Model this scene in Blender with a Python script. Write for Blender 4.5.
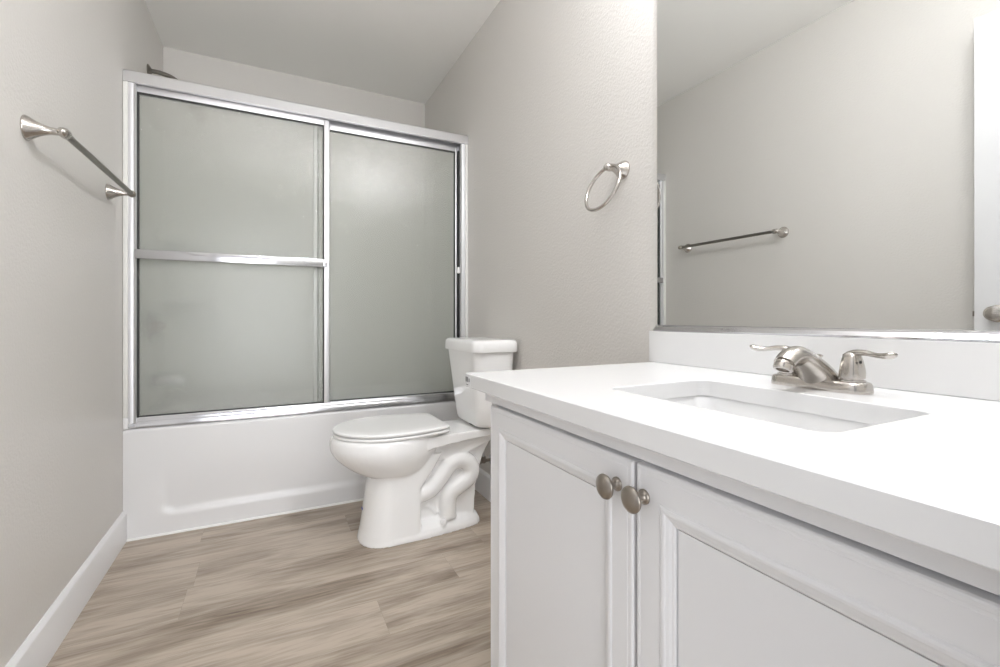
import bpy, bmesh, math, random
from mathutils import Vector, Matrix
random.seed(7)
R = math.radians
PI = math.pi
sc = bpy.context.scene
C = sc.collection
for o in list(bpy.data.objects):
    bpy.data.objects.remove(o, do_unlink=True)

# ------------------------------------------------------------------ camera, world, light, exposure
cam_data = bpy.data.cameras.new('camera')
cam_data.sensor_fit = 'HORIZONTAL'
cam_data.sensor_width = 36.0
cam_data.lens = 36.0 * 456.19 / 1000.0
cam_data.shift_y = -0.0155
cam_data.clip_start = 0.01
cam = bpy.data.objects.new('camera', cam_data)
C.objects.link(cam)
cam.location = (0.5298, -2.3315, 0.9043)
cam.rotation_euler = (R(90), 0, -R(26.797))
sc.camera = cam

world = bpy.data.worlds.new('world')
sc.world = world
world.use_nodes = True
wbg = world.node_tree.nodes['Background']
wbg.inputs['Color'].default_value = (0.95, 0.98, 1.03, 1)
wbg.inputs['Strength'].default_value = 0.5          # even background glow in place of a hallway beyond the doorway

sc.view_settings.view_transform = 'Standard'
sc.view_settings.look = 'None'
sc.view_settings.gamma = 1.0
sc.view_settings.use_curve_mapping = False
sc.view_settings.exposure = 0.04
BULB = 74.0                                          # emission of the vanity bulbs
DOME = 24.0                                          # emission of the unseen dome added to brighten the room
HALL = 46.0                                          # watts of the unseen area light added in the hallway
try:
    sc.cycles.max_bounces = 14
    sc.cycles.diffuse_bounces = 8
    sc.cycles.glossy_bounces = 6
    sc.cycles.transmission_bounces = 10
    sc.cycles.sample_clamp_indirect = 6.0
    sc.cycles.use_denoising = True
except Exception:
    pass

def hall_fill():  # upright light panel added behind the camera to brighten the room
    ld = bpy.data.lights.new('hall_fill', 'AREA')
    ld.shape = 'RECTANGLE'
    ld.size = 1.4
    ld.size_y = 1.9
    ld.energy = HALL
    ld.color = (0.95, 0.965, 1.0)
    o = bpy.data.objects.new('hall_fill', ld)
    C.objects.link(o)
    o.location = (0.50, -4.0, 1.0)
    o.rotation_euler = (R(90), 0, 0)                 # shines along +y through the doorway
hall_fill()

# ------------------------------------------------------------------ room dimensions (metres)
W = 1.51            # left wall x = 0, right wall x = W
YB = 0.783          # back wall of the tub alcove; the tub front is y = 0
YR = -2.385         # rear wall, with the doorway the picture is taken from
H = 2.416
ZC = 0.7817         # countertop
MX = 1.504          # mirror face

# ------------------------------------------------------------------ materials
def mat(name, col, rough=0.5, metal=0.0, spec=0.5, coat=0.0, emis=None):
    m = bpy.data.materials.new(name)
    m.use_nodes = True
    b = m.node_tree.nodes['Principled BSDF']
    b.inputs['Base Color'].default_value = (*col, 1)
    b.inputs['Roughness'].default_value = rough
    b.inputs['Metallic'].default_value = metal
    b.inputs['Specular IOR Level'].default_value = spec
    b.inputs['Coat Weight'].default_value = coat
    b.inputs['Coat Roughness'].default_value = 0.05
    if emis:
        b.inputs['Emission Color'].default_value = (*emis[:3], 1)
        b.inputs['Emission Strength'].default_value = emis[3]
    return m

def nodes(m):
    return m.node_tree.nodes, m.node_tree.links, m.node_tree.nodes['Principled BSDF']

def add_bump(m, scale, strength, dist=0.002, detail=2.0, stretch=(1, 1, 1), rough_var=0.0):
    N, L, b = nodes(m)
    tc = N.new('ShaderNodeTexCoord')
    mp = N.new('ShaderNodeMapping')
    mp.inputs['Scale'].default_value = stretch
    nz = N.new('ShaderNodeTexNoise')
    nz.inputs['Scale'].default_value = scale
    nz.inputs['Detail'].default_value = detail
    bp = N.new('ShaderNodeBump')
    bp.inputs['Strength'].default_value = strength
    bp.inputs['Distance'].default_value = dist
    L.new(tc.outputs['Object'], mp.inputs['Vector'])
    L.new(mp.outputs['Vector'], nz.inputs['Vector'])
    L.new(nz.outputs['Fac'], bp.inputs['Height'])
    L.new(bp.outputs['Normal'], b.inputs['Normal'])
    if rough_var:
        mr = N.new('ShaderNodeMapRange')
        r0 = b.inputs['Roughness'].default_value
        mr.inputs['To Min'].default_value = r0 - rough_var
        mr.inputs['To Max'].default_value = r0 + rough_var
        L.new(nz.outputs['Fac'], mr.inputs['Value'])
        L.new(mr.outputs['Result'], b.inputs['Roughness'])
    return m

M = {}
M['wall'] = add_bump(mat('beige_grey_wall_paint', (0.665, 0.645, 0.615), 0.42, spec=0.35), 120, 0.6, 0.0022, 2.0)
M['ceiling'] = add_bump(mat('white_ceiling_paint', (0.925, 0.915, 0.89), 0.8, spec=0.2), 120, 0.25, 0.0015)
M['trim'] = mat('white_trim_paint', (0.82, 0.82, 0.83), 0.35)
M['cabinet'] = mat('white_cabinet_paint', (0.80, 0.80, 0.81), 0.45)
M['inside'] = mat('cabinet_shadow_board', (0.55, 0.55, 0.55), 0.6)
M['quartz'] = add_bump(mat('white_quartz', (0.775, 0.775, 0.774), 0.18), 400, 0.02, 0.0004)
M['porcelain'] = mat('white_porcelain', (0.915, 0.915, 0.91), 0.09, spec=0.5)
M['sink'] = mat('white_sink_china', (0.78, 0.78, 0.78), 0.12)
M['plastic'] = mat('white_seat_plastic', (0.92, 0.92, 0.915), 0.22)
M['acrylic'] = mat('white_tub_acrylic', (0.765, 0.765, 0.768), 0.24)
M['surround'] = mat('white_surround_panel', (0.78, 0.78, 0.75), 0.3)
M['caulk'] = mat('white_caulk', (0.88, 0.88, 0.86), 0.5)
M['chrome'] = add_bump(mat('chrome', (0.64, 0.64, 0.66), 0.16, 1.0), 60, 0.02, 0.001)
M['satin'] = add_bump(mat('satin_aluminium', (0.77, 0.77, 0.785), 0.46, 1.0), 300, 0.04, 0.0005, 2, (0.02, 1, 1))
M['nickel'] = add_bump(mat('brushed_nickel', (0.54, 0.51, 0.475), 0.22, 1.0), 500, 0.05, 0.0004, 2, (1, 1, 0.05))
M['dark_nickel'] = mat('antique_nickel', (0.36, 0.325, 0.285), 0.30, 1.0)
M['bar_nickel'] = mat('dull_nickel_tube', (0.24, 0.225, 0.20), 0.30, 1.0)
M['rubber'] = mat('black_gasket', (0.02, 0.02, 0.02), 0.55)
M['mirror'] = mat('silvered_glass', (0.78, 0.79, 0.78), 0.0, 1.0)
M['tape'] = mat('blue_tape', (0.05, 0.08, 0.35), 0.5)
M['sticker'] = mat('grey_sticker', (0.72, 0.72, 0.72), 0.4)
M['ink'] = mat('dark_print', (0.16, 0.16, 0.165), 0.5)
M['water_white'] = mat('white_hose', (0.7, 0.7, 0.7), 0.4)
M['dome'] = mat('fill_dome_glow', (0.9, 0.9, 0.9), 0.5, emis=(0.975, 0.985, 1.02, DOME))
M['bulb'] = mat('lit_frosted_bulb', (0.9, 0.9, 0.9), 0.5, emis=(0.975, 0.985, 1.02, BULB))

def frosted_glass():
    m = bpy.data.materials.new('frosted_rain_glass')
    m.use_nodes = True
    N, L, b = nodes(m)
    out = N['Material Output']
    b.inputs['Base Color'].default_value = (0.90, 0.915, 0.88, 1)
    b.inputs['Transmission Weight'].default_value = 1.0
    b.inputs['Roughness'].default_value = 0.26
    b.inputs['IOR'].default_value = 1.35
    tc = N.new('ShaderNodeTexCoord')
    mp = N.new('ShaderNodeMapping')
    mp.inputs['Scale'].default_value = (1, 1, 0.55)
    nz = N.new('ShaderNodeTexNoise')
    nz.inputs['Scale'].default_value = 140
    nz.inputs['Detail'].default_value = 2
    bp = N.new('ShaderNodeBump')
    bp.inputs['Strength'].default_value = 0.25
    bp.inputs['Distance'].default_value = 0.003
    L.new(tc.outputs['Object'], mp.inputs['Vector'])
    L.new(mp.outputs['Vector'], nz.inputs['Vector'])
    L.new(nz.outputs['Fac'], bp.inputs['Height'])
    L.new(bp.outputs['Normal'], b.inputs['Normal'])
    tr = N.new('ShaderNodeBsdfTranslucent')
    tr.inputs['Color'].default_value = (0.88, 0.89, 0.85, 1)
    df = N.new('ShaderNodeBsdfDiffuse')
    df.inputs['Color'].default_value = (0.84, 0.855, 0.81, 1)
    mx0 = N.new('ShaderNodeMixShader')
    mx0.inputs[0].default_value = 0.62
    L.new(tr.outputs[0], mx0.inputs[1])
    L.new(df.outputs[0], mx0.inputs[2])
    mx = N.new('ShaderNodeMixShader')
    mx.inputs[0].default_value = 0.34
    L.new(b.outputs[0], mx.inputs[1])
    L.new(mx0.outputs[0], mx.inputs[2])
    tp = N.new('ShaderNodeBsdfTransparent')
    tp.inputs['Color'].default_value = (0.93, 0.94, 0.91, 1)
    mx1 = N.new('ShaderNodeMixShader')
    mx1.inputs[0].default_value = 0.26
    L.new(mx.outputs[0], mx1.inputs[1])
    L.new(tp.outputs[0], mx1.inputs[2])
    # glossy skin of the patterned outer face
    bp2 = N.new('ShaderNodeBump')
    bp2.inputs['Strength'].default_value = 0.55
    bp2.inputs['Distance'].default_value = 0.003
    L.new(nz.outputs['Fac'], bp2.inputs['Height'])
    gl = N.new('ShaderNodeBsdfGlossy')
    gl.inputs['Roughness'].default_value = 0.05
    L.new(bp2.outputs['Normal'], gl.inputs['Normal'])
    fr = N.new('ShaderNodeFresnel')
    fr.inputs['IOR'].default_value = 1.40
    mx2 = N.new('ShaderNodeMixShader')
    L.new(fr.outputs[0], mx2.inputs[0])
    L.new(mx1.outputs[0], mx2.inputs[1])
    L.new(gl.outputs[0], mx2.inputs[2])
    L.new(mx2.outputs[0], out.inputs['Surface'])
    return m
M['frost'] = frosted_glass()

def plank_material():
    m = mat('greige_vinyl_plank', (0.3, 0.26, 0.22), 0.36, spec=0.4)
    N, L, b = nodes(m)
    def n(t, **k):
        x = N.new(t)
        for a, v in k.items():
            if a in x.inputs: x.inputs[a].default_value = v
            else: setattr(x, a, v)
        return x
    tc = n('ShaderNodeTexCoord')
    at = n('ShaderNodeAttribute', attribute_name='plank')      # x,y offset and tone of each plank
    sep = n('ShaderNodeSeparateColor')
    L.new(at.outputs['Color'], sep.inputs[0])
    off = n('ShaderNodeVectorMath', operation='MULTIPLY_ADD')
    L.new(at.outputs['Color'], off.inputs[0])
    off.inputs[1].default_value = (9.0, 5.0, 7.0)
    L.new(tc.outputs['Object'], off.inputs[2])
    # long soft bands
    m1 = n('ShaderNodeMapping'); m1.inputs['Scale'].default_value = (1.0, 5.2, 1)
    L.new(off.outputs[0], m1.inputs['Vector'])
    n1 = n('ShaderNodeTexNoise', Scale=1.4, Detail=5.0, Roughness=0.55, Distortion=1.3)
    L.new(m1.outputs[0], n1.inputs['Vector'])
    # fine grain
    m2 = n('ShaderNodeMapping'); m2.inputs['Scale'].default_value = (6.0, 85.0, 1)
    L.new(off.outputs[0], m2.inputs['Vector'])
    n2 = n('ShaderNodeTexNoise', Scale=1.6, Detail=5.0, Roughness=0.6, Distortion=0.3)
    L.new(m2.outputs[0], n2.inputs['Vector'])
    # cathedral rings: a distorted wave
    m3 = n('ShaderNodeMapping'); m3.inputs['Scale'].default_value = (0.55, 5.0, 1)
    L.new(off.outputs[0], m3.inputs['Vector'])
    w3 = n('ShaderNodeTexNoise', Scale=1.7, Detail=1.0)
    L.new(m3.outputs[0], w3.inputs['Vector'])
    mul = n('ShaderNodeMath', operation='MULTIPLY'); mul.inputs[1].default_value = 75.0
    L.new(w3.outputs['Fac'], mul.inputs[0])
    sn = n('ShaderNodeMath', operation='SINE')
    L.new(mul.outputs[0], sn.inputs[0])
    # sparse knots
    m4 = n('ShaderNodeMapping'); m4.inputs['Scale'].default_value = (2.2, 5.0, 1)
    L.new(off.outputs[0], m4.inputs['Vector'])
    vo = n('ShaderNodeTexVoronoi', Scale=1.25)
    L.new(m4.outputs[0], vo.inputs['Vector'])
    kn = n('ShaderNodeMapRange'); kn.inputs['From Min'].default_value = 0.02; kn.inputs['From Max'].default_value = 0.13
    kn.inputs['To Min'].default_value = 1.0; kn.inputs['To Max'].default_value = 0.0
    L.new(vo.outputs['Distance'], kn.inputs['Value'])
    def madd(a, k, c):
        x = n('ShaderNodeMath', operation='MULTIPLY_ADD')
        L.new(a, x.inputs[0]); x.inputs[1].default_value = k
        if isinstance(c, float): x.inputs[2].default_value = c
        else: L.new(c, x.inputs[2])
        return x.outputs[0]
    v = madd(n1.outputs['Fac'], 1.5, -0.39)
    v = madd(n2.outputs['Fac'], 0.72, v)
    v = madd(sn.outputs[0], 0.045, v)
    v = madd(sep.outputs['Blue'], 0.20, v)
    v = madd(kn.outputs['Result'], -0.5, v)
    cr = n('ShaderNodeValToRGB')
    e = cr.color_ramp.elements
    e[0].position = 0.15; e[0].color = (0.095, 0.069, 0.049, 1)
    e[1].position = 1.0; e[1].color = (0.50, 0.43, 0.355, 1)
    x = e.new(0.42); x.color = (0.215, 0.168, 0.126, 1)
    x = e.new(0.68); x.color = (0.345, 0.286, 0.229, 1)
    L.new(v, cr.inputs['Fac'])
    L.new(cr.outputs['Color'], b.inputs['Base Color'])
    bp = n('ShaderNodeBump', Strength=0.12, Distance=0.0006)
    L.new(n2.outputs['Fac'], bp.inputs['Height'])
    L.new(bp.outputs['Normal'], b.inputs['Normal'])
    return m
M['plank'] = plank_material()
M['seam'] = mat('plank_seam', (0.22, 0.185, 0.15), 0.6)
M['door'] = mat('white_door_paint', (0.68, 0.68, 0.685), 0.35)

# ------------------------------------------------------------------ mesh helpers (all in room coordinates)
def box(bm, a, b, bevel=0.0, seg=2):
    x0, y0, z0 = a; x1, y1, z1 = b
    v = [bm.verts.new(p) for p in ((x0,y0,z0),(x1,y0,z0),(x1,y1,z0),(x0,y1,z0),(x0,y0,z1),(x1,y0,z1),(x1,y1,z1),(x0,y1,z1))]
    fs = [bm.faces.new([v[i] for i in f]) for f in ((3,2,1,0),(4,5,6,7),(0,1,5,4),(1,2,6,5),(2,3,7,6),(3,0,4,7))]
    if bevel:
        es = list({e for f in fs for e in f.edges})
        bmesh.ops.bevel(bm, geom=es, offset=bevel, segments=seg, profile=0.5, affect='EDGES')
    return v

def loft(bm, rings, cap=True, closed=True):
    vr = [[bm.verts.new(p) for p in r] for r in rings]
    n = len(vr[0])
    for a, b in zip(vr[:-1], vr[1:]):
        for i in range(n if closed else n - 1):
            j = (i + 1) % n
            bm.faces.new((a[i], a[j], b[j], b[i]))
    if cap:
        bm.faces.new(vr[0][::-1]); bm.faces.new(vr[-1])
    return vr

def lathe(bm, prof, origin, axis, n=28, cap=True):
    """prof: (radius, distance along axis)."""
    ax = Vector(axis).normalized()
    u = ax.orthogonal().normalized(); w = ax.cross(u)
    O = Vector(origin)
    rings = []
    for r, d in prof:
        rings.append([O + ax*d + (u*math.cos(2*PI*i/n) + w*math.sin(2*PI*i/n))*max(r, 1e-5) for i in range(n)])
    return loft(bm, rings, cap)

def smooth_path(pts, n):
    """Catmull-Rom through points (tuples of any length)."""
    out = []
    P = [pts[0]] + list(pts) + [pts[-1]]
    for k in range(len(pts) - 1):
        p0, p1, p2, p3 = P[k], P[k+1], P[k+2], P[k+3]
        for i in range(n):
            t = i / n
            out.append(tuple(0.5*((2*b) + (-a + c)*t + (2*a - 5*b + 4*c - d)*t*t + (-a + 3*b - 3*c + d)*t**3)
                             for a, b, c, d in zip(p0, p1, p2, p3)))
    out.append(tuple(pts[-1]))
    return out

def tube(bm, pts, rad, n=16, closed=False, cap=True, side=None):
    """pts: Vectors; rad: number, list of numbers, or list of (side, up) half sizes."""
    P = [Vector(p) for p in pts]
    m = len(P)
    if not isinstance(rad, (list, tuple)): rad = [rad]*m
    T = []
    for i in range(m):
        if closed: t = P[(i+1) % m] - P[i-1]
        else: t = P[min(i+1, m-1)] - P[max(i-1, 0)]
        T.append(t.normalized())
    u = T[0].orthogonal().normalized()
    if side is not None: u = Vector(side)
    elif abs(T[0].z) < 0.9: u = T[0].cross(Vector((0, 0, 1))).normalized()
    rings = []
    for i in range(m):
        u = (u - T[i]*u.dot(T[i])).normalized()
        w = T[i].cross(u)
        r = rad[i]
        ru, rw = r if isinstance(r, (list, tuple)) else (r, r)
        rings.append([P[i] + u*(ru*math.cos(2*PI*k/n)) + w*(rw*math.sin(2*PI*k/n)) for k in range(n)])
    if closed:
        rings.append(rings[0])
        vr = [[bm.verts.new(p) for p in r] for r in rings[:-1]]
        for i in range(m):
            a, b = vr[i], vr[(i+1) % m]
            for k in range(n):
                j = (k+1) % n
                bm.faces.new((a[k], a[j], b[j], b[k]))
    else:
        loft(bm, rings, cap)

def rrect(x0, x1, y0, y1, r, z, n=6):
    """rounded rectangle ring in the xy plane."""
    pts = []
    for cx, cy, a0 in ((x1-r, y1-r, 0), (x0+r, y1-r, 90), (x0+r, y0+r, 180), (x1-r, y0+r, 270)):
        for i in range(n+1):
            a = R(a0 + 90*i/n)
            pts.append((cx + r*math.cos(a), cy + r*math.sin(a), z))
    return pts

def new(): return bmesh.new()

def link(name, bm, m, root=None, parent=None, smooth=True, angle=35, mods=None):
    """links ONE mesh object; root is the thing's Empty (its location is taken off), parent the direct parent."""
    bmesh.ops.recalc_face_normals(bm, faces=bm.faces)
    me = bpy.data.meshes.new(name)
    off = root.location if root is not None else Vector((0, 0, 0))
    for v in bm.verts: v.co -= off
    bm.to_mesh(me); bm.free()
    ms = m if isinstance(m, (list, tuple)) else [m]
    for x in ms: me.materials.append(x)
    if smooth:
        for p in me.polygons: p.use_smooth = True
        try: me.set_sharp_from_angle(angle=R(angle))
        except Exception: pass
    o = bpy.data.objects.new(name, me)
    C.objects.link(o)
    if parent is not None: o.parent = parent
    elif root is not None: o.parent = root
    if mods: mods(o)
    return o

def tag(o, label, cat, group=None):
    o['label'] = label; o['category'] = cat
    if group: o['group'] = group
    return o

def thing(name, loc, label, cat, group=None):
    o = bpy.data.objects.new(name, None)
    o.empty_display_size = 0.05
    C.objects.link(o)
    o.location = loc
    return tag(o, label, cat, group)

def struct(name, bm, m, **k):
    o = link(name, bm, m, **k)
    o['kind'] = 'structure'
    return o

# ------------------------------------------------------------------ the room
def room():
    T = 0.1
    # floor: vinyl planks running across the room, 0.178 m wide, end joints where the photo shows them
    bm = new()
    lay = bm.loops.layers.float_color.new('plank')
    joints = {0: [0.28], -1: [0.838], -2: [0.285], -3: [1.12], -4: [0.837], -5: [0.33], -6: [1.1], -7: [0.6]}
    tones = {}
    y_top = 0.035
    x_lo, x_hi = 0.0, W
    base = [bm.verts.new(p) for p in ((x_lo-T, YR-1.2, -0.0012), (x_hi+T, YR-1.2, -0.0012), (x_hi+T, YB+T, -0.0012), (x_lo-T, YB+T, -0.0012))]
    f0 = bm.faces.new(base); f0.material_index = 1
    edges = [0.035, -0.142, -0.320, -0.497, -0.675, -0.848, -1.026, -1.204, -1.382, -1.560, -1.738, -1.916, -2.094, -2.272, -2.450, -2.628, -2.806, -2.984, -3.162, -3.4]
    cut = [[0.28, 1.40], [0.838], [0.30], [0.285, 1.30], [1.12], [0.837], [0.42], [1.2], [0.1, 1.3], [0.7], [0.3], [1.0], [0.5], [0.2, 1.3], [0.9], [0.4], [1.1], [0.6], [0.3]]
    rnd = random.Random(11)
    fixed = {(4, 0): 0.45, (4, 1): 0.62, (5, 0): 0.85, (5, 1): 0.55, (3, 0): 0.50, (3, 1): 0.30, (1, 0): 0.55, (1, 1): 0.12, (2, 1): 0.50, (0, 1): 0.40}
    g = 0.0002
    for r in range(len(edges) - 1):
        ya, yb = edges[r+1] + g, edges[r] - g
        xs = [x_lo - T] + cut[r] + [x_hi + T]
        for k in range(len(xs) - 1):
            vs = [bm.verts.new(p) for p in ((xs[k]+g, ya, 0), (xs[k+1]-g, ya, 0), (xs[k+1]-g, yb, 0), (xs[k]+g, yb, 0))]
            f = bm.faces.new(vs)
            tone = fixed.get((r, k), rnd.uniform(0.25, 0.7))
            c = (rnd.random(), rnd.random(), tone, 1)
            for l in f.loops: l[lay] = c
    struct('floor', bm, [M['plank'], M['seam']], smooth=False)

    bm = new(); box(bm, (-T, YR-T, H), (W+T, YB+T, H+T)); struct('ceiling', bm, M['ceiling'], smooth=False)
    bm = new(); box(bm, (-T, YR-T, 0), (0, YB+T, H)); struct('wall_left', bm, M['wall'], smooth=False)
    bm = new(); box(bm, (W, YR-T, 0), (W+T, YB+T, H)); struct('wall_right', bm, M['wall'], smooth=False)
    bm = new(); box(bm, (0, YB, 0), (W, YB+T, H)); struct('wall_back', bm, M['wall'], smooth=False)
    # rear wall with the doorway
    dx0, dx1, dz = 0.075, 0.855, 2.06
    bm = new()
    box(bm, (0, YR-T, 0), (dx0, YR, H)); box(bm, (dx1, YR-T, 0), (W, YR, H)); box(bm, (dx0, YR-T, dz), (dx1, YR, H))
    struct('wall_rear', bm, M['wall'], smooth=False)
    bm = new()
    c = 0.058
    box(bm, (dx0-c, YR, 0), (dx0+0.002, YR+0.012, dz+c), 0.003); box(bm, (dx1-0.002, YR, 0), (dx1+c, YR+0.012, dz+c), 0.003)
    box(bm, (dx0, YR, dz-0.002), (dx1, YR+0.012, dz+c), 0.003)
    box(bm, (dx0-0.01, YR-T, 0), (dx0+0.012, YR, dz), 0.0); box(bm, (dx1-0.012, YR-T, 0), (dx1+0.01, YR, dz), 0.0)
    struct('trim_1', bm, M['trim'], smooth=False)

    def baseboard(name, x0, x1, ya, yb, side):
        bm = new()
        t = 0.013
        prof = [(0, 0), (t, 0), (t, 0.108), (t-0.002, 0.114), (t-0.006, 0.118), (0.003, 0.123), (0, 0.123)]
        rings = []
        for y in (ya, yb):
            rings.append([((p[0] if side > 0 else W - p[0]), y, p[1]) for p in prof])
        loft(bm, rings)
        struct(name, bm, M['trim'], angle=50)
    baseboard('baseboard_left', 0, 0, YR + 0.012, -0.001, 1)
    baseboard('baseboard_right', 0, 0, -1.41, -0.001, -1)
    # caulk bead along the tub front
    bm = new()
    tube(bm, [(0.014, -0.002, 0.002), (W-0.014, -0.002, 0.002)], 0.0068, 8)
    struct('trim_2', bm, M['caulk'])
room()

def door_leaf():
    bm = new()
    # leaf stands open against the left wall, hinged at the rear
    hinge = Vector((0.050, YR+0.030, 0.0)); edge = Vector((0.088, -1.597, 0.0))
    d = (edge - hinge).normalized(); n = Vector((d.y, -d.x, 0))        # n points into the room (+x)
    w = (edge - hinge).length
    t = 0.035
    def P(s, q, z): return hinge + d*s + n*q + Vector((0, 0, z))
    def slab(s0, s1, q0, q1, z0, z1, bev=0.0):
        vs = box(bm, (s0, q0, z0), (s1, q1, z1))
        return vs
    loft(bm, [[P(0, -t, z), P(w, -t, z), P(w, 0, z), P(0, 0, z)] for z in (0.012, 2.04)])
    door = struct('door_1', bm, M['door'], smooth=False)
    kz, ks = 0.921, w - 0.062
    bm = new()
    lathe(bm, [(0.032, 0), (0.032, 0.003), (0.026, 0.009), (0.012, 0.012), (0.011, 0.025), (0.020, 0.032), (0.027, 0.043), (0.027, 0.052), (0.020, 0.061), (0.006, 0.065)], P(ks, 0, kz), n)
    link('door_knob', bm, M['nickel'], parent=door)
    bm = new()
    loft(bm, [[P(w + e, -0.026, z) for e in (0,)] + [P(w + 0.0015, -0.026, z), P(w + 0.0015, -0.008, z), P(w, -0.008, z)] for z in (kz-0.028, kz+0.028)])
    loft(bm, [[P(w, -0.023, z), P(w + 0.009, -0.020, z), P(w + 0.009, -0.014, z), P(w, -0.011, z)] for z in (kz-0.010, kz+0.010)])
    link('latch', bm, M['dark_nickel'], parent=door, smooth=False)
    for z in (0.25, 1.03, 1.82):
        bm = new(); tube(bm, [P(-0.006, 0.004, z-0.045), P(-0.006, 0.004, z+0.045)], 0.006, 10)
        link('hinge', bm, M['nickel'], parent=door)
door_leaf()

# ------------------------------------------------------------------ bathtub and surround
def bathtub():
    t = thing('bathtub', (W/2, 0.39, 0), 'white alcove bathtub with a shallow recessed panel in its front apron', 'bathtub')
    zr = 0.452
    bm = new()
    # apron as a height field with a recessed panel
    nx, nz = 150, 48
    def sm(a, b, v):
        k = min(1, max(0, (v-a)/(b-a))); return k*k*(3-2*k)
    def yoff(x, z):
        r = 0.06
        x0, x1, z0, z1 = 0.115, 1.395, 0.078, 0.60
        # rounded-rect distance, positive inside
        qx = abs(x-(x0+x1)/2) - ((x1-x0)/2 - r); qz = abs(z-(z0+z1)/2) - ((z1-z0)/2 - r)
        dd = -(math.hypot(max(qx, 0), max(qz, 0)) + min(max(qx, qz), 0) - r)
        inset = 0.010*(1 - 0.93*sm(0.085, 0.30, z))
        return inset*sm(0.0, 0.028, dd)
    e = 0.0004
    grid = []
    for j in range(nz+1):
        z = (zr-0.014)*j/nz
        grid.append([bm.verts.new((e+(W-2*e)*i/nx, yoff(e+(W-2*e)*i/nx, z), z)) for i in range(nx+1)])
    # rounded front edge of the rim
    for k in range(1, 7):
        a = R(90*k/6)
        grid.append([bm.verts.new((e+(W-2*e)*i/nx, yoff(e+(W-2*e)*i/nx, zr-0.014) + 0.014*(1-math.cos(a)), zr-0.014+0.014*math.sin(a))) for i in range(nx+1)])
    for a, b in zip(grid[:-1], grid[1:]):
        for i in range(nx): bm.faces.new((a[i], a[i+1], b[i+1], b[i]))
    apron_top_y = 0.018
    # rim and basin
    rings = [rrect(e, W-e, apron_top_y, YB-0.002, 0.004, zr, 8), rrect(0.07, W-0.07, 0.085, YB-0.06, 0.14, zr, 8), rrect(0.078, W-0.078, 0.093, YB-0.068, 0.135, zr-0.006, 8),
             rrect(0.10, W-0.12, 0.12, YB-0.09, 0.13, 0.30, 8), rrect(0.14, W-0.20, 0.15, YB-0.12, 0.12, 0.12, 8), rrect(0.19, W-0.27, 0.20, YB-0.17, 0.10, 0.085, 8)]
    vr = loft(bm, rings, cap=False)
    bm.faces.new(vr[-1])
    # ends of the tub
    for x in (e, W-e):
        box(bm, (min(x, x+ (0.01 if x < 1 else -0.01)), 0.02, 0), (max(x, x+(0.01 if x < 1 else -0.01)), YB-0.002, zr-0.002))
    body = link('tub_shell', bm, M['acrylic'], root=t, angle=50)
    bm = new(); lathe(bm, [(0.035, 0), (0.035, 0.004), (0.03, 0.007), (0.004, 0.008)], (0.107, 0.40, 0.33), (1, 0, 0.12))
    link('overflow_plate', bm, M['chrome'], root=t)
    bm = new(); lathe(bm, [(0.032, 0), (0.032, 0.004), (0.02, 0.006), (0.003, 0.008)], (0.29, 0.40, 0.085), (0, 0, 1))
    link('drain', bm, M['chrome'], root=t)
bathtub()

def surround():
    t = thing('tub_surround', (W/2, 0.39, 0.452), 'white three-sided tub surround with corner ledges behind the frosted sliding doors', 'tub surround')
    z0, z1 = 0.4545, 1.862
    th = 0.009
    bm = new()
    box(bm, (0.001, 0.0, z0), (th, YB-0.001, z1)); box(bm, (W-th, 0.0, z0), (W-0.001, YB-0.001, z1)); box(bm, (th, YB-th, z0), (W-th, YB-0.001, z1))
    # front return lips
    box(bm, (0.001, -0.004, 0.5), (0.017, 0.03, 1.8625), 0.002); box(bm, (W-0.017, -0.004, 0.5), (W-0.001, 0.03, 1.8625), 0.002)
    link('wall_panel', bm, M['surround'], root=t, angle=30)
    for x in (0.009, W-0.009):
        bm = new()
        box(bm, (x-0.008, -0.0035, 0.4535), (x+0.008, 0.028, 0.499), 0.0015)
        link('tub_flange', bm, M['acrylic'], root=t)
    for z in (1.34, 1.02):
        bm = new()
        r = 0.19
        pts = [(th, YB-th)] + [(th + r*math.sin(a), YB-th - r*math.cos(a)) for a in [R(90*i/12) for i in range(13)]]
        loft(bm, [[(p[0], p[1], zz) for p in pts] for zz in (z-0.03, z)])
        link('corner_shelf', bm, M['surround'], root=t)
    bm = new(); box(bm, (th, YB-0.05, 0.50), (W-th, YB-th, 0.53), 0.008)
    link('back_ledge', bm, M['surround'], root=t)
surround()

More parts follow.
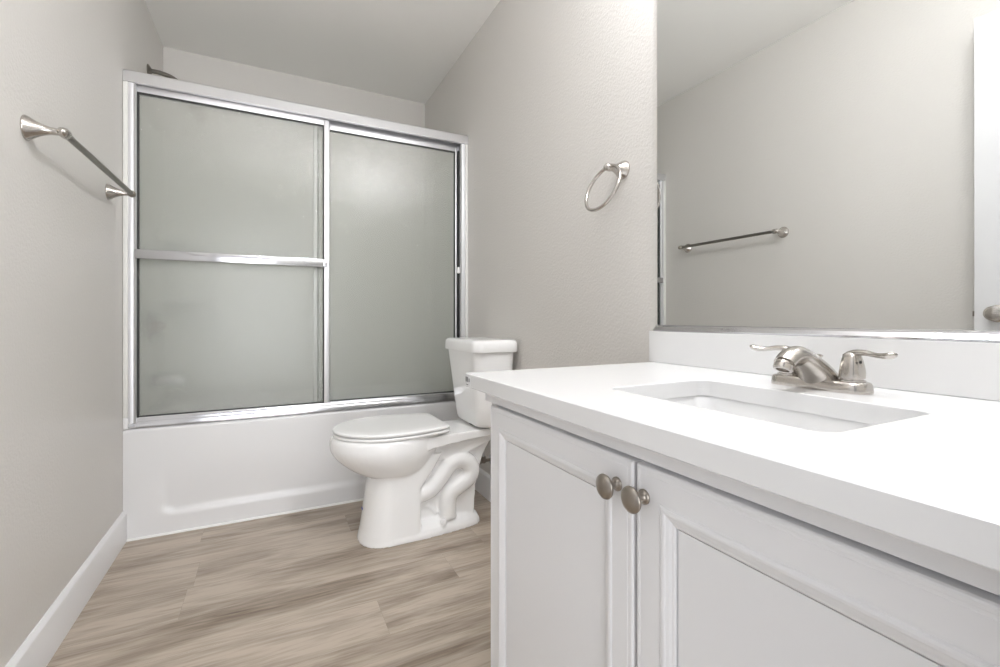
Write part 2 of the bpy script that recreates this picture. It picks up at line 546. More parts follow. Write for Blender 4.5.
def shower_fittings():
    y = 0.43
    t = thing('shower_fixture', (0, y, 2.09), 'shower head on a bent metal arm rising behind the shower door header', 'shower head')
    bm = new(); lathe(bm, [(0.030, 0), (0.030, 0.003), (0.022, 0.009), (0.012, 0.014), (0.010, 0.016)], (0.0005, y, 2.112), (1, 0, 0))
    link('flange', bm, M['bar_nickel'], root=t)
    bm = new()
    p = smooth_path([(0.002, y, 2.112), (0.05, y, 2.112), (0.10, y, 2.098), (0.135, y, 2.068), (0.165, y, 2.03)], 8)
    tube(bm, p, 0.0105, 16)
    link('pipe', bm, M['bar_nickel'], root=t)
    ax = Vector((0.62, 0, -0.78))
    bm = new(); lathe(bm, [(0.011, 0), (0.016, 0.004), (0.016, 0.012), (0.014, 0.02), (0.02, 0.03), (0.036, 0.055), (0.038, 0.066), (0.034, 0.07), (0.004, 0.071)], Vector((0.160, y, 2.036)), ax)
    link('spray_head', bm, M['bar_nickel'], root=t)

    t = thing('shower_valve', (0.009, y, 0.86), 'round metal shower valve blurred behind the left frosted door', 'valve')
    bm = new(); lathe(bm, [(0.085, 0), (0.085, 0.003), (0.075, 0.01), (0.04, 0.016), (0.032, 0.02)], (0.0092, y, 0.86), (1, 0, 0))
    link('escutcheon', bm, M['bar_nickel'], root=t)
    bm = new(); lathe(bm, [(0.03, 0.012), (0.028, 0.04), (0.024, 0.055), (0.01, 0.06)], (0.009, y, 0.86), (1, 0, 0))
    tube(bm, [(0.055, y, 0.86), (0.062, y+0.05, 0.875), (0.066, y+0.085, 0.885)], [0.012, 0.010, 0.008], 12)
    link('handle', bm, M['dark_nickel'], root=t)

    t = thing('tub_spout', (0.009, y, 0.60), 'short metal tub spout low behind the left frosted door', 'spout')
    bm = new()
    tube(bm, [(0.0095, y, 0.60), (0.03, y, 0.60), (0.09, y, 0.598), (0.125, y, 0.59), (0.14, y, 0.572)], [0.03, 0.03, 0.028, 0.026, 0.022], 20)
    link('spout_body', bm, M['chrome'], root=t)
    bm = new(); lathe(bm, [(0.005, 0), (0.005, 0.014), (0.009, 0.016), (0.008, 0.022), (0.002, 0.024)], (0.115, y, 0.615), (0, 0, 1), 14)
    link('diverter_knob', bm, M['chrome'], root=t)
shower_fittings()

# ------------------------------------------------------------------ sliding shower door
def shower_door():
    t = thing('sliding_shower_door', (W/2, 0.03, 0.455), 'framed sliding shower door with two frosted glass panels standing on the tub rim', 'shower door')
    y0, y1 = 0.0, 0.056
    zh0, zh1 = 1.863, 1.912
    zt0, zt1 = 0.4545, 0.495
    # header: rounded outer face with a lip, open pocket below
    bm = new()
    prof = [(y0-0.004, zh0), (y0-0.005, zh0+0.001), (y0-0.005, zh0+0.004), (y0-0.0035, zh0+0.008), (y0-0.002, zh0+0.041), (y0-0.0005, zh0+0.046), (y0+0.003, zh1), (y1, zh1), (y1, zh0-0.03), (y1-0.004, zh0-0.03), (y1-0.004, zh1-0.02), (y0+0.012, zh1-0.02), (y0+0.012, zh0)]
    loft(bm, [[(x, p[0], p[1]) for p in prof] for x in (0.001, W-0.001)])
    link('header', bm, M['satin'], root=t, angle=40)
    # bottom track: three stepped ribs
    bm = new()
    prof = [(y0+0.001, zt0), (y0, zt0+0.016), (y0+0.004, zt0+0.024), (y0+0.009, zt0+0.024), (y0+0.011, zt0+0.036), (y0+0.014, zt0+0.040), (y0+0.017, zt0+0.036), (y0+0.018, zt0+0.012), (y0+0.030, zt0+0.012), (y0+0.031, zt0+0.030), (y0+0.035, zt0+0.030), (y0+0.036, zt0+0.010), (y1-0.004, zt0+0.010), (y1-0.003, zt0+0.03), (y1, zt0+0.03), (y1, zt0)]
    loft(bm, [[(x, p[0], p[1]) for p in prof] for x in (0.018, W-0.018)])
    link('bottom_track', bm, M['chrome'], root=t, angle=40)
    for s in (0, 1):
        bm = new()
        def X(v): return v if s == 0 else W - v
        prof = [(0.0172, y0+0.002), (0.0172, y1), (0.040, y1), (0.040, y0+0.040), (0.030, y0+0.040), (0.030, y0+0.012), (0.043, y0+0.012), (0.0435, y0+0.004), (0.040, y0), (0.034, y0+0.0025), (0.024, y0+0.0005)]
        loft(bm, [[(X(p[0]), p[1], z) for p in prof] for z in (zt0+0.001, zh0+0.001)])
        link('side_jamb', bm, M['satin'], root=t, angle=30)
    bm = new(); box(bm, (W-0.0495, 0.026, 0.50), (W-0.0405, 0.052, 1.83))  # black strip stands in for the shade in the gap beside the jamb
    link('gap_shade_strip', bm, M['rubber'], root=t, smooth=False)
    # bumper on the right jamb
    bm = new(); box(bm, (W-0.058, 0.012, 1.15), (W-0.043, 0.028, 1.185), 0.003)
    link('bumper', bm, M['plastic'], root=t)

    def panel(xa, xb, yc, front):
        zb, ztp = 0.480, 1.862 if front else 1.852
        rail = 0.028
        bm = new()
        d = 0.008
        sl, sr = (0.0155, 0.027) if front else (0.018, 0.014)
        box(bm, (xa, yc-d, zb), (xa+sl, yc+d, ztp), 0.003)
        box(bm, (xb-sr, yc-d, zb), (xb, yc+d, ztp), 0.004, 3)
        box(bm, (xa+sl, yc-d, ztp-rail), (xb-sr, yc+d, ztp), 0.002)
        box(bm, (xa+sl, yc-d*0.8, zb), (xb-sr, yc+d*0.8, zb+0.016), 0.002)
        p = link('sliding_panel', bm, M['satin'], root=t, angle=40)
        p['label'] = 'front sliding panel with a flat chrome bar' if front else 'rear sliding panel behind the front one'
        bm = new(); box(bm, (xa+sl-0.004, yc-0.0025, zb+0.010), (xb-sr+0.004, yc+0.0025, ztp-rail+0.006))
        link('frosted_pane', bm, M['frost'], root=t, parent=p, smooth=False)
        g = 0.006
        bm = new()
        q0, q1 = yc-d-0.0002, yc+d+0.0002
        box(bm, (xa+sl-0.001, yc-0.0075, zb+0.014), (xa+sl+g, yc+0.0075, ztp-rail)); box(bm, (xb-sr-g*0.6, yc-0.0075, zb+0.014), (xb-sr+0.001, yc+0.0075, ztp-rail))
        box(bm, (xa+sl, yc-0.0078, ztp-rail-g*0.8), (xb-sr, yc+0.0078, ztp-rail+0.001)); box(bm, (xa+sl, yc-0.0062, zb+0.0155), (xb-sr, yc+0.0062, zb+0.016+g*0.7))
        link('gasket', bm, M['rubber'], root=t, parent=p, smooth=False)
        return p
    pf = panel(0.0285, 0.790, 0.0215, True)
    pr = panel(0.718, 1.459, 0.0400, False)
    # flat towel bar of the front panel
    bm = new()
    box(bm, (0.043, -0.020, 1.146), (0.760, -0.013, 1.184), 0.002)
    box(bm, (0.040, -0.016, 1.150), (0.049, 0.014, 1.180), 0.001)
    box(bm, (0.764, -0.016, 1.150), (0.776, 0.014, 1.180), 0.001)
    box(bm, (0.755, -0.0185, 1.150), (0.776, -0.0145, 1.180), 0.001)
    link('towel_rail', bm, M['chrome'], root=t, parent=pf)
shower_door()

# ------------------------------------------------------------------ toilet
def toilet():
    cy = -0.415
    t = thing('toilet', (1.1, cy, 0), 'white two-piece toilet with exposed trapway standing beside the tub', 'toilet')
    def ring(z, xc, af, ar, b, pf=2.0, pr=2.0, n=48):
        pts = []
        for i in range(n):
            a = 2*PI*i/n
            c, s = math.cos(a), math.sin(a)
            p = pf if c < 0 else pr
            cc = abs(c)**(2/p); ss = abs(s)**(2/p)
            x = xc + (ar*cc if c > 0 else -af*cc)
            pts.append((x, cy + b*(ss if s > 0 else -ss), z))
        return pts
    # ---- bowl, column, web, trapway and foot fused into one porcelain body
    bm = new()
    prof = smooth_path([(0.258, 1.005, 0.100, 0.090, 0.086), (0.266, 1.000, 0.130, 0.120, 0.110), (0.290, 0.990, 0.163, 0.156, 0.138), (0.320, 0.980, 0.192, 0.186, 0.159), (0.352, 0.972, 0.214, 0.210, 0.175),
                        (0.382, 0.968, 0.2245, 0.221, 0.1825), (0.412, 0.968, 0.2245, 0.222, 0.182), (0.425, 0.968, 0.2205, 0.221, 0.178), (0.430, 0.968, 0.213, 0.215, 0.171)], 5)
    loft(bm, [ring(z, xc, af, ar, b) for z, xc, af, ar, b in prof])
    # column: rounded front, flat rear that leans back under the bowl
    loft(bm, [ring(0.0, 0.97, 0.122, 0.118, 0.118, 2.2, 12), ring(0.02, 0.97, 0.118, 0.118, 0.115, 2.2, 12), ring(0.05, 0.97, 0.110, 0.117, 0.113, 2.3, 12), ring(0.12, 0.975, 0.104, 0.112, 0.111, 2.3, 12),
              ring(0.205, 0.98, 0.098, 0.107, 0.110, 2.3, 12), ring(0.28, 0.99, 0.090, 0.155, 0.112, 2.3, 10), ring(0.34, 1.0, 0.08, 0.185, 0.115, 2.3, 8)])
    # web behind
    wv = 0.058
    def slab(poly, h):
        loft(bm, [[(x, cy + s*h, z) for x, z in poly] for s in (-1, 1)])
    slab([(1.03, 0.0), (1.335, 0.0), (1.340, 0.06), (1.350, 0.20), (1.385, 0.30), (1.44, 0.39), (1.12, 0.39), (1.03, 0.30)], wv)
    # deck that carries the tank
    def plan(poly, z0, z1, dz=0.0):
        loft(bm, [[(x, y, z0 + dz*(x-1.15)) for x, y in poly], [(x, y, z1) for x, y in poly]])
    plan([(1.10, cy-0.150), (1.20, cy-0.128), (1.30, cy-0.118), (1.45, cy-0.112), (1.47, cy-0.09), (1.47, cy+0.09), (1.45, cy+0.112), (1.30, cy+0.118), (1.20, cy+0.128), (1.10, cy+0.150)], 0.374, 0.420, 0.06)
    slab([(1.16, 0.30), (1.30, 0.32), (1.44, 0.37), (1.44, 0.40), (1.14, 0.40)], 0.085)
    # foot
    def foot(z, d):
        pts = []
        prof = [(0.97, 0.119), (1.08, 0.119), (1.20, 0.110), (1.30, 0.098), (1.345, 0.085), (1.366, 0.062), (1.374, 0.03)]
        left = [(x + (d if x > 1.3 else 0), w + d) for x, w in prof]
        pts = [(x, cy - w, z) for x, w in left] + [(x, cy + w, z) for x, w in reversed(left)]
        return pts
    loft(bm, [foot(0.0, 0.0), foot(0.018, -0.002), foot(0.032, -0.010), foot(0.046, -0.028), foot(0.058, -0.048)])
    # S-shaped trapway bulging from both sides of the web
    tp = [(1.02, 0.168), (1.09, 0.172), (1.140, 0.188), (1.185, 0.235), (1.222, 0.278), (1.262, 0.290), (1.302, 0.277), (1.322, 0.240), (1.306, 0.205), (1.262, 0.178), (1.225, 0.155), (1.212, 0.115), (1.212, 0.05)]
    for s in (-1, 1):
        p = smooth_path(tp, 7)
        tube(bm, [(x, cy + s*0.066, z) for x, z in p], 0.0375, 22)
        # small casting rib
        tube(bm, [(1.128, cy + s*0.058, 0.115), (1.165, cy + s*0.058, 0.075)], 0.010, 12)
        lathe(bm, [(0.019, 0), (0.018, 0.02), (0.012, 0.035)], (1.182, cy + s*0.088, 0.018), (0, 0, 1), 18)
    def mods(o):
        m = o.modifiers.new('fuse', 'REMESH'); m.mode = 'VOXEL'; m.voxel_size = 0.004; m.use_smooth_shade = True
        m = o.modifiers.new('soften', 'SMOOTH'); m.factor = 0.5; m.iterations = 4
    link('bowl', bm, M['porcelain'], root=t, mods=mods)
    # bolt cap
    for s in (-1, 1):
        bm = new(); lathe(bm, [(0.013, 0), (0.013, 0.010), (0.010, 0.018), (0.002, 0.021)], (1.182, cy + s*0.098, 0.040), (0, 0, 1), 20)
        link('bolt_cap', bm, M['plastic'], root=t)
    # ---- seat and lid
    def seat_ring(z, g):
        pts = []
        n = 40
        xc, af, b = 0.975, 0.222+g, 0.182+g
        for i in range(n+1):                                   # front half, from +y round the tip to -y
            a = PI/2 + PI*i/n
            pts.append((xc + af*math.cos(a)*1.0, cy + b*math.sin(a), z))
        xr, br = 1.196+g*0.6, 0.138+g
        k = 8
        for i in range(1, k+1):                                # near side to the rear corner
            u = i/k
            pts.append((xc + (xr-xc)*u, cy - (b + (br-b)*(u**2.2)), z))
        for i in range(k, 0, -1):
            u = i/k
            pts.append((xc + (xr-xc)*u, cy + (b + (br-b)*(u**2.2)), z))
        return pts
    bm = new()
    loft(bm, [seat_ring(0.4315, -0.006), seat_ring(0.4335, -0.002), seat_ring(0.4385, 0.0), seat_ring(0.4422, -0.001), seat_ring(0.4432, -0.004), seat_ring(0.4434, -0.016)])
    link('seat', bm, M['plastic'], root=t, angle=60)
    bm = new()
    loft(bm, [seat_ring(0.4477, -0.016), seat_ring(0.4480, -0.003), seat_ring(0.4525, 0.0), seat_ring(0.4575, -0.001), seat_ring(0.4600, -0.004), seat_ring(0.4612, -0.010), seat_ring(0.4620, -0.05)])
    link('lid', bm, M['plastic'], root=t, angle=60)
    for s in (-1, 1):
        bm = new(); box(bm, (1.180, cy + s*0.07 - 0.02, 0.428), (1.210, cy + s*0.07 + 0.02, 0.448), 0.005)
        link('hinge', bm, M['plastic'], root=t)
    # ---- tank
    bm = new()
    def tr(z, xf, xb, h, r): return rrect(xf, xb, cy-h, cy+h, r, z, 8)
    loft(bm, [tr(0.428, 1.345, 1.455, 0.130, 0.045), tr(0.434, 1.330, 1.470, 0.147, 0.05), tr(0.450, 1.325, 1.475, 0.156, 0.052), tr(0.52, 1.318, 1.48, 0.165, 0.052), tr(0.62, 1.308, 1.485, 0.175, 0.052), tr(0.756, 1.293, 1.490, 0.188, 0.052)])
    link('tank', bm, M['porcelain'], root=t, angle=50)
    bm = new()
    loft(bm, [tr(0.757, 1.290, 1.494, 0.192, 0.045), tr(0.758, 1.284, 1.498, 0.200, 0.048), tr(0.762, 1.283, 1.499, 0.202, 0.048), tr(0.790, 1.284, 1.499, 0.201, 0.048), tr(0.799, 1.286, 1.498, 0.199, 0.047), tr(0.805, 1.291, 1.494, 0.194, 0.045), tr(0.809, 1.300, 1.488, 0.185, 0.042), tr(0.8098, 1.33, 1.47, 0.155, 0.04)])
    link('tank_lid', bm, M['porcelain'], root=t, angle=60)
    bm = new(); lathe(bm, [(0.05, 0), (0.05, 0.012)], (1.395, cy, 0.417), (0, 0, 1), 24)
    link('gasket', bm, M['rubber'], root=t)
    bm = new(); box(bm, (0.8690, -0.406, 0.1150), (0.8740, -0.386, 0.1225), 0.0006)
    o = link('tape_scrap', bm, M['tape'], root=t); o['label'] = 'scrap of blue tape on the front of the base'

    v = thing('supply_valve', (1.497, -0.30, 0.19), 'small dark water shutoff valve on the wall behind the toilet', 'valve')
    yv = -0.300
    bm = new(); lathe(bm, [(0.026, 0), (0.024, 0.005), (0.010, 0.008)], (W-0.0005, yv, 0.205), (-1, 0, 0), 20)
    link('escutcheon', bm, M['chrome'], root=v)
    bm = new(); tube(bm, [(W-0.004, yv, 0.205), (W-0.055, yv, 0.205)], 0.008, 12); lathe(bm, [(0.011, 0), (0.011, 0.03)], (W-0.045, yv, 0.195), (0, 0, 1), 14)
    link('valve_body', bm, M['dark_nickel'], root=v)
    bm = new(); lathe(bm, [(0.006, 0), (0.016, 0.004), (0.016, 0.012), (0.004, 0.014)], (W-0.056, yv, 0.205), (-1, 0, 0), 16)
    link('handle', bm, M['dark_nickel'], root=v)
    bm = new(); tube(bm, smooth_path([(W-0.045, yv, 0.222), (W-0.045, yv+0.01, 0.30), (W-0.08, yv+0.012, 0.38), (W-0.10, yv+0.01, 0.431)], 8), 0.005, 10)
    link('hose', bm, M['water_white'], root=v)
toilet()

# ------------------------------------------------------------------ vanity
def vanity():
    xd, xf = 0.952, 0.972         # door faces and face frame
    ya, yb = -1.4165, -2.372      # cabinet ends (tub side, rear side)
    zt = 0.7505
    t = thing('vanity_cabinet', (1.24, (ya+yb)/2, 0), 'white two-door vanity cabinet with moulded raised-frame doors under the countertop', 'cabinet')
    bm = new()
    # side panels, face frame, floor, back
    box(bm, (xf, ya-0.018, 0.0), (W-0.002, ya, zt)); box(bm, (xf, yb, 0.0), (W-0.002, yb+0.018, zt))
    box(bm, (xf, yb+0.018, 0.10), (W-0.012, ya-0.018, 0.118)); box(bm, (W-0.012, yb+0.018, 0.1), (W-0.002, ya-0.018, zt))
    box(bm, (xf, yb+0.018, zt-0.065), (xf+0.019, ya-0.018, zt)); box(bm, (xf, yb+0.018, 0.118), (xf+0.019, ya-0.018, 0.145))
    box(bm, (xf, -1.905, 0.145), (xf+0.019, -1.86, zt-0.065))
    box(bm, (0.9555, yb+0.002, 0.7228), (xf, ya, zt))
    link('carcass', bm, M['cabinet'], root=t, smooth=False)
    bm = new(); box(bm, (xf+0.06, yb+0.018, 0), (xf+0.075, ya-0.018, 0.10))
    link('toe_kick', bm, M['cabinet'], root=t, smooth=False)
    prof = [(0.0, 0.0), (0.0, 0.0170), (0.0012, 0.0190), (0.0030, 0.0198), (0.0062, 0.0198), (0.0068, 0.0193), (0.0095, 0.0193), (0.0102, 0.0198), (0.0385, 0.0198), (0.0392, 0.0190), (0.0402, 0.0190),
            (0.0415, 0.0208), (0.0445, 0.0216), (0.0475, 0.0212), (0.0495, 0.0198), (0.0530, 0.0186), (0.0560, 0.0166), (0.0580, 0.0163), (0.0600, 0.0150), (0.0603, 0.0075), (0.0621, 0.0075), (0.0623, 0.0134)]
    for y0, y1, knob_y, lab in ((-1.4495, -1.8790, -1.8500, 'cabinet door nearer the toilet'), (-1.8855, -2.3600, -1.9000, 'wider cabinet door nearer the room entrance')):
        z0, z1 = 0.125, 0.7175
        bm = new()
        rings = []
        for ins, dp in prof:
            a, b = y0 - ins, y1 + ins
            rings.append([(xf - dp*1.0 - 0.0005, a, z0+ins), (xf - dp - 0.0005, b, z0+ins), (xf - dp - 0.0005, b, z1-ins), (xf - dp - 0.0005, a, z1-ins)])
        loft(bm, rings)
        d = link('door', bm, M['cabinet'], root=t, smooth=False)
        d['label'] = lab
        bm = new()
        lathe(bm, [(0.0095, 0), (0.0095, 0.0025), (0.0075, 0.004), (0.0055, 0.0055), (0.0050, 0.012), (0.0058, 0.016), (0.0110, 0.0185), (0.0160, 0.0205), (0.0168, 0.0225), (0.0160, 0.0245), (0.0120, 0.0268), (0.0060, 0.0282), (0.0006, 0.0286)],
              (xf-0.0200, knob_y, 0.6790), (-1, 0, 0), 36)
        link('knob', bm, M['dark_nickel'], root=t, parent=d, angle=60)

    # countertop with a rectangular cut-out
    cx0, cx1 = 0.920, W - 0.001
    cya, cyb = -1.3855, -2.380
    sx0, sx1, sya, syb = 1.058, 1.302, -1.702, -2.058
    z0, z1 = 0.7515, ZC
    ct = thing('countertop', (1.2, -1.88, 0.751), 'thick white quartz countertop with a rectangular sink cut-out', 'countertop')
    bm = new()
    n = 6
    outer = rrect(cx0, cx1, cyb, cya, 0.004, 0, n)
    inner = rrect(sx0, sx1, syb, sya, 0.022, 0, n)
    def at(ring, z, g=0.0, c=None): return [(x, y, z) for x, y, _ in ring]
    outer_in = rrect(cx0+0.0015, cx1-0.0005, cyb+0.0005, cya-0.0015, 0.004, 0, n)
    inner_in = rrect(sx0-0.0015, sx1+0.0015, syb-0.0015, sya+0.0015, 0.0235, 0, n)
    rings = [at(inner, z0), at(outer_in, z0), at(outer, z0+0.0015), at(outer, z1-0.0015), at(outer_in, z1), at(inner_in, z1), at(inner, z1-0.0015), at(inner, z0)]
    loft(bm, rings, cap=False)
    bmesh.ops.remove_doubles(bm, verts=bm.verts, dist=1e-6)
    link('slab', bm, M['quartz'], root=ct, angle=30)
    # small sticker at the corner of the front edge
    bm = new(); box(bm, (cx0-0.0006, cya-0.0310, 0.7535), (cx0+0.0002, cya-0.0042, 0.7760))
    s = link('edge_sticker', bm, M['sticker'], root=ct, smooth=False); s['label'] = 'small grey sticker with dark bars on the front corner'
    bm = new()
    for a, b, c, d in ((0.0050, 0.0105, 0.7635, 0.7745), (0.0120, 0.0190, 0.7635, 0.7745), (0.0225, 0.0275, 0.7640, 0.7720), (0.0090, 0.0200, 0.7565, 0.7585)):
        box(bm, (cx0-0.0009, cya-b, c), (cx0-0.0005, cya-a, d))
    link('printed_bars', bm, M['ink'], root=ct, parent=s, smooth=False)

    bs = new()
    box(bs, (1.4845, -2.380, ZC+0.0004), (W-0.001, -1.3725, 0.8675), 0.0012)
    tag(link('backsplash', bs, M['quartz'], smooth=False), 'low white quartz backsplash along the wall between countertop and mirror', 'backsplash')

    # undermount sink
    sk = thing('sink', (1.18, -1.88, 0.62), 'white rectangular undermount sink set in the countertop below the faucet', 'sink')
    bm = new()
    def rr(g, z, r): return rrect(sx0-g, sx1+g, syb-g, sya+g, r, z, 8)
    top = z0 - 0.0006
    loft(bm, [rr(0.030, top-0.012, 0.03), rr(0.030, top, 0.03), rr(0.004, top, 0.026), rr(0.002, top-0.004, 0.028), rr(-0.004, top-0.03, 0.032), rr(-0.012, top-0.075, 0.038), rr(-0.022, top-0.108, 0.045), rr(-0.040, top-0.126, 0.05), rr(-0.07, top-0.132, 0.04),
              rr(-0.07, top-0.142, 0.04), rr(-0.02, top-0.135, 0.05), rr(0.0, top-0.10, 0.04), rr(0.010, top-0.012, 0.03)], cap=False)
    vs = bm.verts[:]
    bm.verts.ensure_lookup_table()
    N8 = 36
    bm.faces.new([bm.verts[8*N8+i] for i in range(N8)]); bm.faces.new([bm.verts[9*N8+i] for i in range(N8)])
    link('basin', bm, M['sink'], root=sk, angle=50)
    bm = new(); lathe(bm, [(0.022, 0), (0.022, 0.002), (0.017, 0.003), (0.015, 0.001), (0.012, 0.004), (0.001, 0.006)], (1.20, -1.88, top-0.1319), (0, 0, 1), 24)
    link('drain', bm, M['nickel'], root=sk)
vanity()

def faucet():
    yc, xc = -1.870, 1.388
    z0 = ZC + 0.0003
    t = thing('faucet', (xc, yc, ZC), 'brushed nickel two-handle centerset faucet standing behind the sink', 'faucet')
    bm = new()
    def st(g, z): return rrect(xc-0.0255-g, xc+0.0255+g, yc-0.0785-g, yc+0.0785+g, 0.0225+g, z, 10)
    loft(bm, [st(0.0, z0), st(0.0005, z0+0.003), st(-0.001, z0+0.013), st(-0.003, z0+0.0165), st(-0.007, z0+0.018)])
    link('base_plate', bm, M['nickel'], root=t, angle=50)
    # spout: swept body, broad at the foot
    bm = new()
    path = [(1.389, 0.7825, 0.036, 0.0262), (1.388, 0.795, 0.0345, 0.0262), (1.378, 0.8085, 0.0300, 0.0225), (1.362, 0.8220, 0.0255, 0.0190), (1.343, 0.8335, 0.0220, 0.0178), (1.324, 0.8405, 0.0195, 0.0168), (1.305, 0.8375, 0.0182, 0.0155), (1.290, 0.8285, 0.0172, 0.0142)]
    sp = smooth_path(path, 6)
    tube(bm, [(x, yc, z) for x, z, a, b in sp], [(a, b) for x, z, a, b in sp], 32, side=(0, 1, 0))
    link('spout', bm, M['nickel'], root=t, angle=60)
    bm = new(); lathe(bm, [(0.0125, -0.004), (0.0135, 0.0), (0.0150, 0.0012), (0.0150, 0.0085), (0.0135, 0.0105), (0.010, 0.0105), (0.010, 0.006)], (1.2895, yc, 0.8278), (-0.42, 0, -0.91), 28)
    link('aerator', bm, M['nickel'], root=t)
    for s in (-1, 1):
        yh = yc + s*0.051
        bm = new()
        n = 36
        prof = [(0.0188, 0.799), (0.0188, 0.8025), (0.0158, 0.8030), (0.0158, 0.8050), (0.0180, 0.8055), (0.0182, 0.8070), (0.0175, 0.816), (0.0160, 0.827), (0.0138, 0.8370), (0.0112, 0.8445), (0.006, 0.8488), (0.001, 0.8495)]
        rings = []
        for k, (r, z) in enumerate(prof):
            fl = 0.06 if 5 < k < 10 else 0.0
            rings.append([(xc + r*(1 + fl*math.cos(5*2*PI*i/n))*math.cos(2*PI*i/n), yh + r*(1 + fl*math.cos(5*2*PI*i/n))*math.sin(2*PI*i/n), z) for i in range(n)])
        loft(bm, rings)
        h = link('handle', bm, M['nickel'], root=t, angle=60)
        bm = new()
        lp = smooth_path([(xc+0.007, yh - s*0.010, 0.8400, 0.009, 0.0060), (xc+0.002, yh + s*0.004, 0.8465, 0.0100, 0.0058), (xc-0.002, yh + s*0.020, 0.8480, 0.0078, 0.0048), (xc-0.007, yh + s*0.037, 0.8455, 0.0068, 0.0042), (xc-0.012, yh + s*0.052, 0.8455, 0.0085, 0.0050), (xc-0.0145, yh + s*0.061, 0.8480, 0.0085, 0.0048), (xc-0.0160, yh + s*0.0655, 0.8495, 0.004, 0.0022)], 6)
        tube(bm, [(a, b, c) for a, b, c, d, e in lp], [(d, e) for a, b, c, d, e in lp], 18)
        link('lever', bm, M['nickel'], root=t, parent=h, angle=70)
        bm = new(); lathe(bm, [(0.0022, 0), (0.0022, 0.0012)], (xc-0.0080, yh + s*0.0155, 0.8325), (-0.45, s*0.9, 0.35), 12)
        link('set_screw', bm, M['rubber'], root=t, parent=h)
    bm = new(); lathe(bm, [(0.0025, 0), (0.0025, 0.030), (0.0045, 0.033), (0.0075, 0.0365), (0.0075, 0.0385), (0.004, 0.040), (0.0005, 0.0405)], (1.4090, yc+0.012, z0+0.0175), (0, 0, 1), 18)
    link('lift_rod', bm, M['nickel'], root=t)
faucet()

def mirror():
    t = thing('mirror', (MX, -1.88, 0.868), 'large frameless wall mirror above the backsplash with a metal bottom channel', 'mirror')
    bm = new(); box(bm, (MX, -2.378, 0.8705), (W-0.0005, -1.3840, 2.0), 0.0008, 1)
    link('glass', bm, M['mirror'], root=t, smooth=False)
    bm = new()
    prof = [(W-0.0008, 0.8682), (W-0.020, 0.8682), (W-0.0205, 0.872), (W-0.0135, 0.8795), (W-0.0125, 0.8835), (W-0.0085, 0.8850), (W-0.0075, 0.8835), (W-0.0075, 0.8705), (W-0.0008, 0.8705)]
    loft(bm, [[(x, y, z) for x, z in prof] for y in (-1.384, -2.377)])
    link('bottom_channel', bm, M['chrome'], root=t, angle=25)
mirror()

# ------------------------------------------------------------------ wall fittings
TRUMPET = [(0.0295, 0), (0.0300, 0.002), (0.0290, 0.004), (0.0270, 0.008), (0.0215, 0.016), (0.0160, 0.026), (0.0120, 0.036), (0.0095, 0.046), (0.0085, 0.056), (0.0083, 0.062)]
def towel_bar():
    z, yn, yf, xb = 1.367, -0.822, -0.192, 0.071
    t = thing('towel_bar', (0, (yn+yf)/2, z), 'long nickel towel bar on two trumpet posts on the left wall', 'towel bar')
    for y in (yn, yf):
        bm = new(); lathe(bm, TRUMPET, (0.0005, y, z), (1, 0, 0), 32)
        p = link('post', bm, M['nickel'], root=t, angle=60)
        s = -1 if y == yn else 1
        bm = new(); lathe(bm, [(0.0085, -0.016), (0.0118, -0.013), (0.0125, -0.004), (0.0122, 0.005), (0.0095, 0.013), (0.004, 0.0175), (0.0005, 0.0185)], (xb, y, z), (0, s, 0), 26)
        link('finial', bm, M['nickel'] if y == yn else M['dark_nickel'], root=t, parent=p, angle=60)
    bm = new(); tube(bm, [(xb, yn+0.012, z), (xb, yf-0.012, z)], 0.0085, 24)
    link('bar', bm, M['bar_nickel'], root=t, angle=60)
towel_bar()

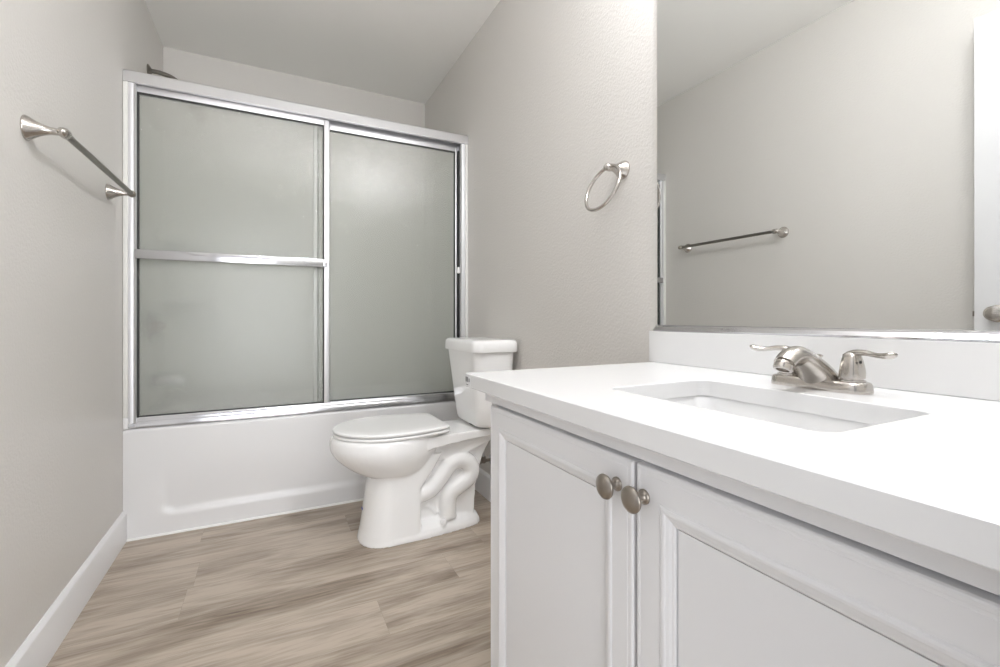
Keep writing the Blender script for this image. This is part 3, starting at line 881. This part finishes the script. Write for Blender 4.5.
def towel_ring():
    y0, z0 = -1.241, 1.363
    xr = W - 0.060
    t = thing('towel_ring', (W, y0, z0), 'small nickel towel ring hanging on the right wall beside the mirror', 'towel ring')
    bm = new(); lathe(bm, [(0.0285, 0), (0.0288, 0.002), (0.0275, 0.005), (0.0225, 0.014), (0.0170, 0.024), (0.0125, 0.034), (0.0098, 0.044), (0.0088, 0.056)], (W-0.0005, y0, z0), (-1, 0, 0), 30)
    p = link('post', bm, M['nickel'], root=t, angle=60)
    bm = new(); lathe(bm, [(0.0085, -0.013), (0.0118, -0.009), (0.0122, 0.0), (0.0112, 0.007), (0.007, 0.013), (0.0005, 0.0155)], (xr, y0, z0), (-1, 0, 0), 24)
    link('finial', bm, M['nickel'], root=t, parent=p, angle=60)
    bm = new()
    Rr = 0.0725
    n = 72
    th = R(20)                                         # rests swung a little out from the wall
    pts = [(xr - math.sin(th)*(Rr - Rr*math.cos(2*PI*i/n)) + 0.002, y0 + Rr*math.sin(2*PI*i/n), z0 + 0.002 - math.cos(th)*(Rr - Rr*math.cos(2*PI*i/n))) for i in range(n)]
    tube(bm, pts, 0.0052, 14, closed=True)
    link('ring', bm, M['nickel'], root=t, angle=60)
towel_ring()

def vanity_light():
    yc, z = -1.86, 2.16
    t = thing('vanity_light', (W, yc, z), 'three-globe vanity light bar on the wall above the mirror', 'wall lamp')
    bm = new(); box(bm, (W-0.022, yc-0.33, z-0.055), (W-0.0005, yc+0.33, z+0.055), 0.006)
    link('back_plate', bm, M['nickel'], root=t)
    for k in (-1, 0, 1):
        y = yc + 0.24*k
        bm = new(); lathe(bm, [(0.028, 0), (0.024, 0.012), (0.014, 0.02), (0.014, 0.05), (0.024, 0.056), (0.024, 0.066)], (W-0.022, y, z), (-1, 0, 0), 22)
        s = link('socket', bm, M['nickel'], root=t)
        bm = new(); lathe(bm, [(0.022, 0), (0.045, 0.015), (0.06, 0.04), (0.064, 0.065), (0.058, 0.09), (0.04, 0.112), (0.015, 0.124), (0.001, 0.126)], (W-0.086, y, z), (-1, 0, 0), 26)
        link('globe', bm, M['bulb'], root=t, parent=s)
vanity_light()

def fill_ceiling_light():  # dome added out of view to lift the general light
    x, y = 0.62, -1.95
    t = thing('fill_ceiling_light', (x, y, H), 'unseen round dome light added on the ceiling near the doorway', 'fill lamp')
    bm = new(); lathe(bm, [(0.17, 0), (0.17, 0.022), (0.16, 0.028), (0.155, 0.028)], (x, y, H-0.0005), (0, 0, -1), 40)
    link('rim', bm, M['nickel'], root=t)
    bm = new(); lathe(bm, [(0.154, 0.020), (0.150, 0.040), (0.128, 0.070), (0.085, 0.092), (0.03, 0.102), (0.001, 0.103)], (x, y, H), (0, 0, -1), 40)
    link('dome', bm, M['dome'], root=t)
fill_ceiling_light()
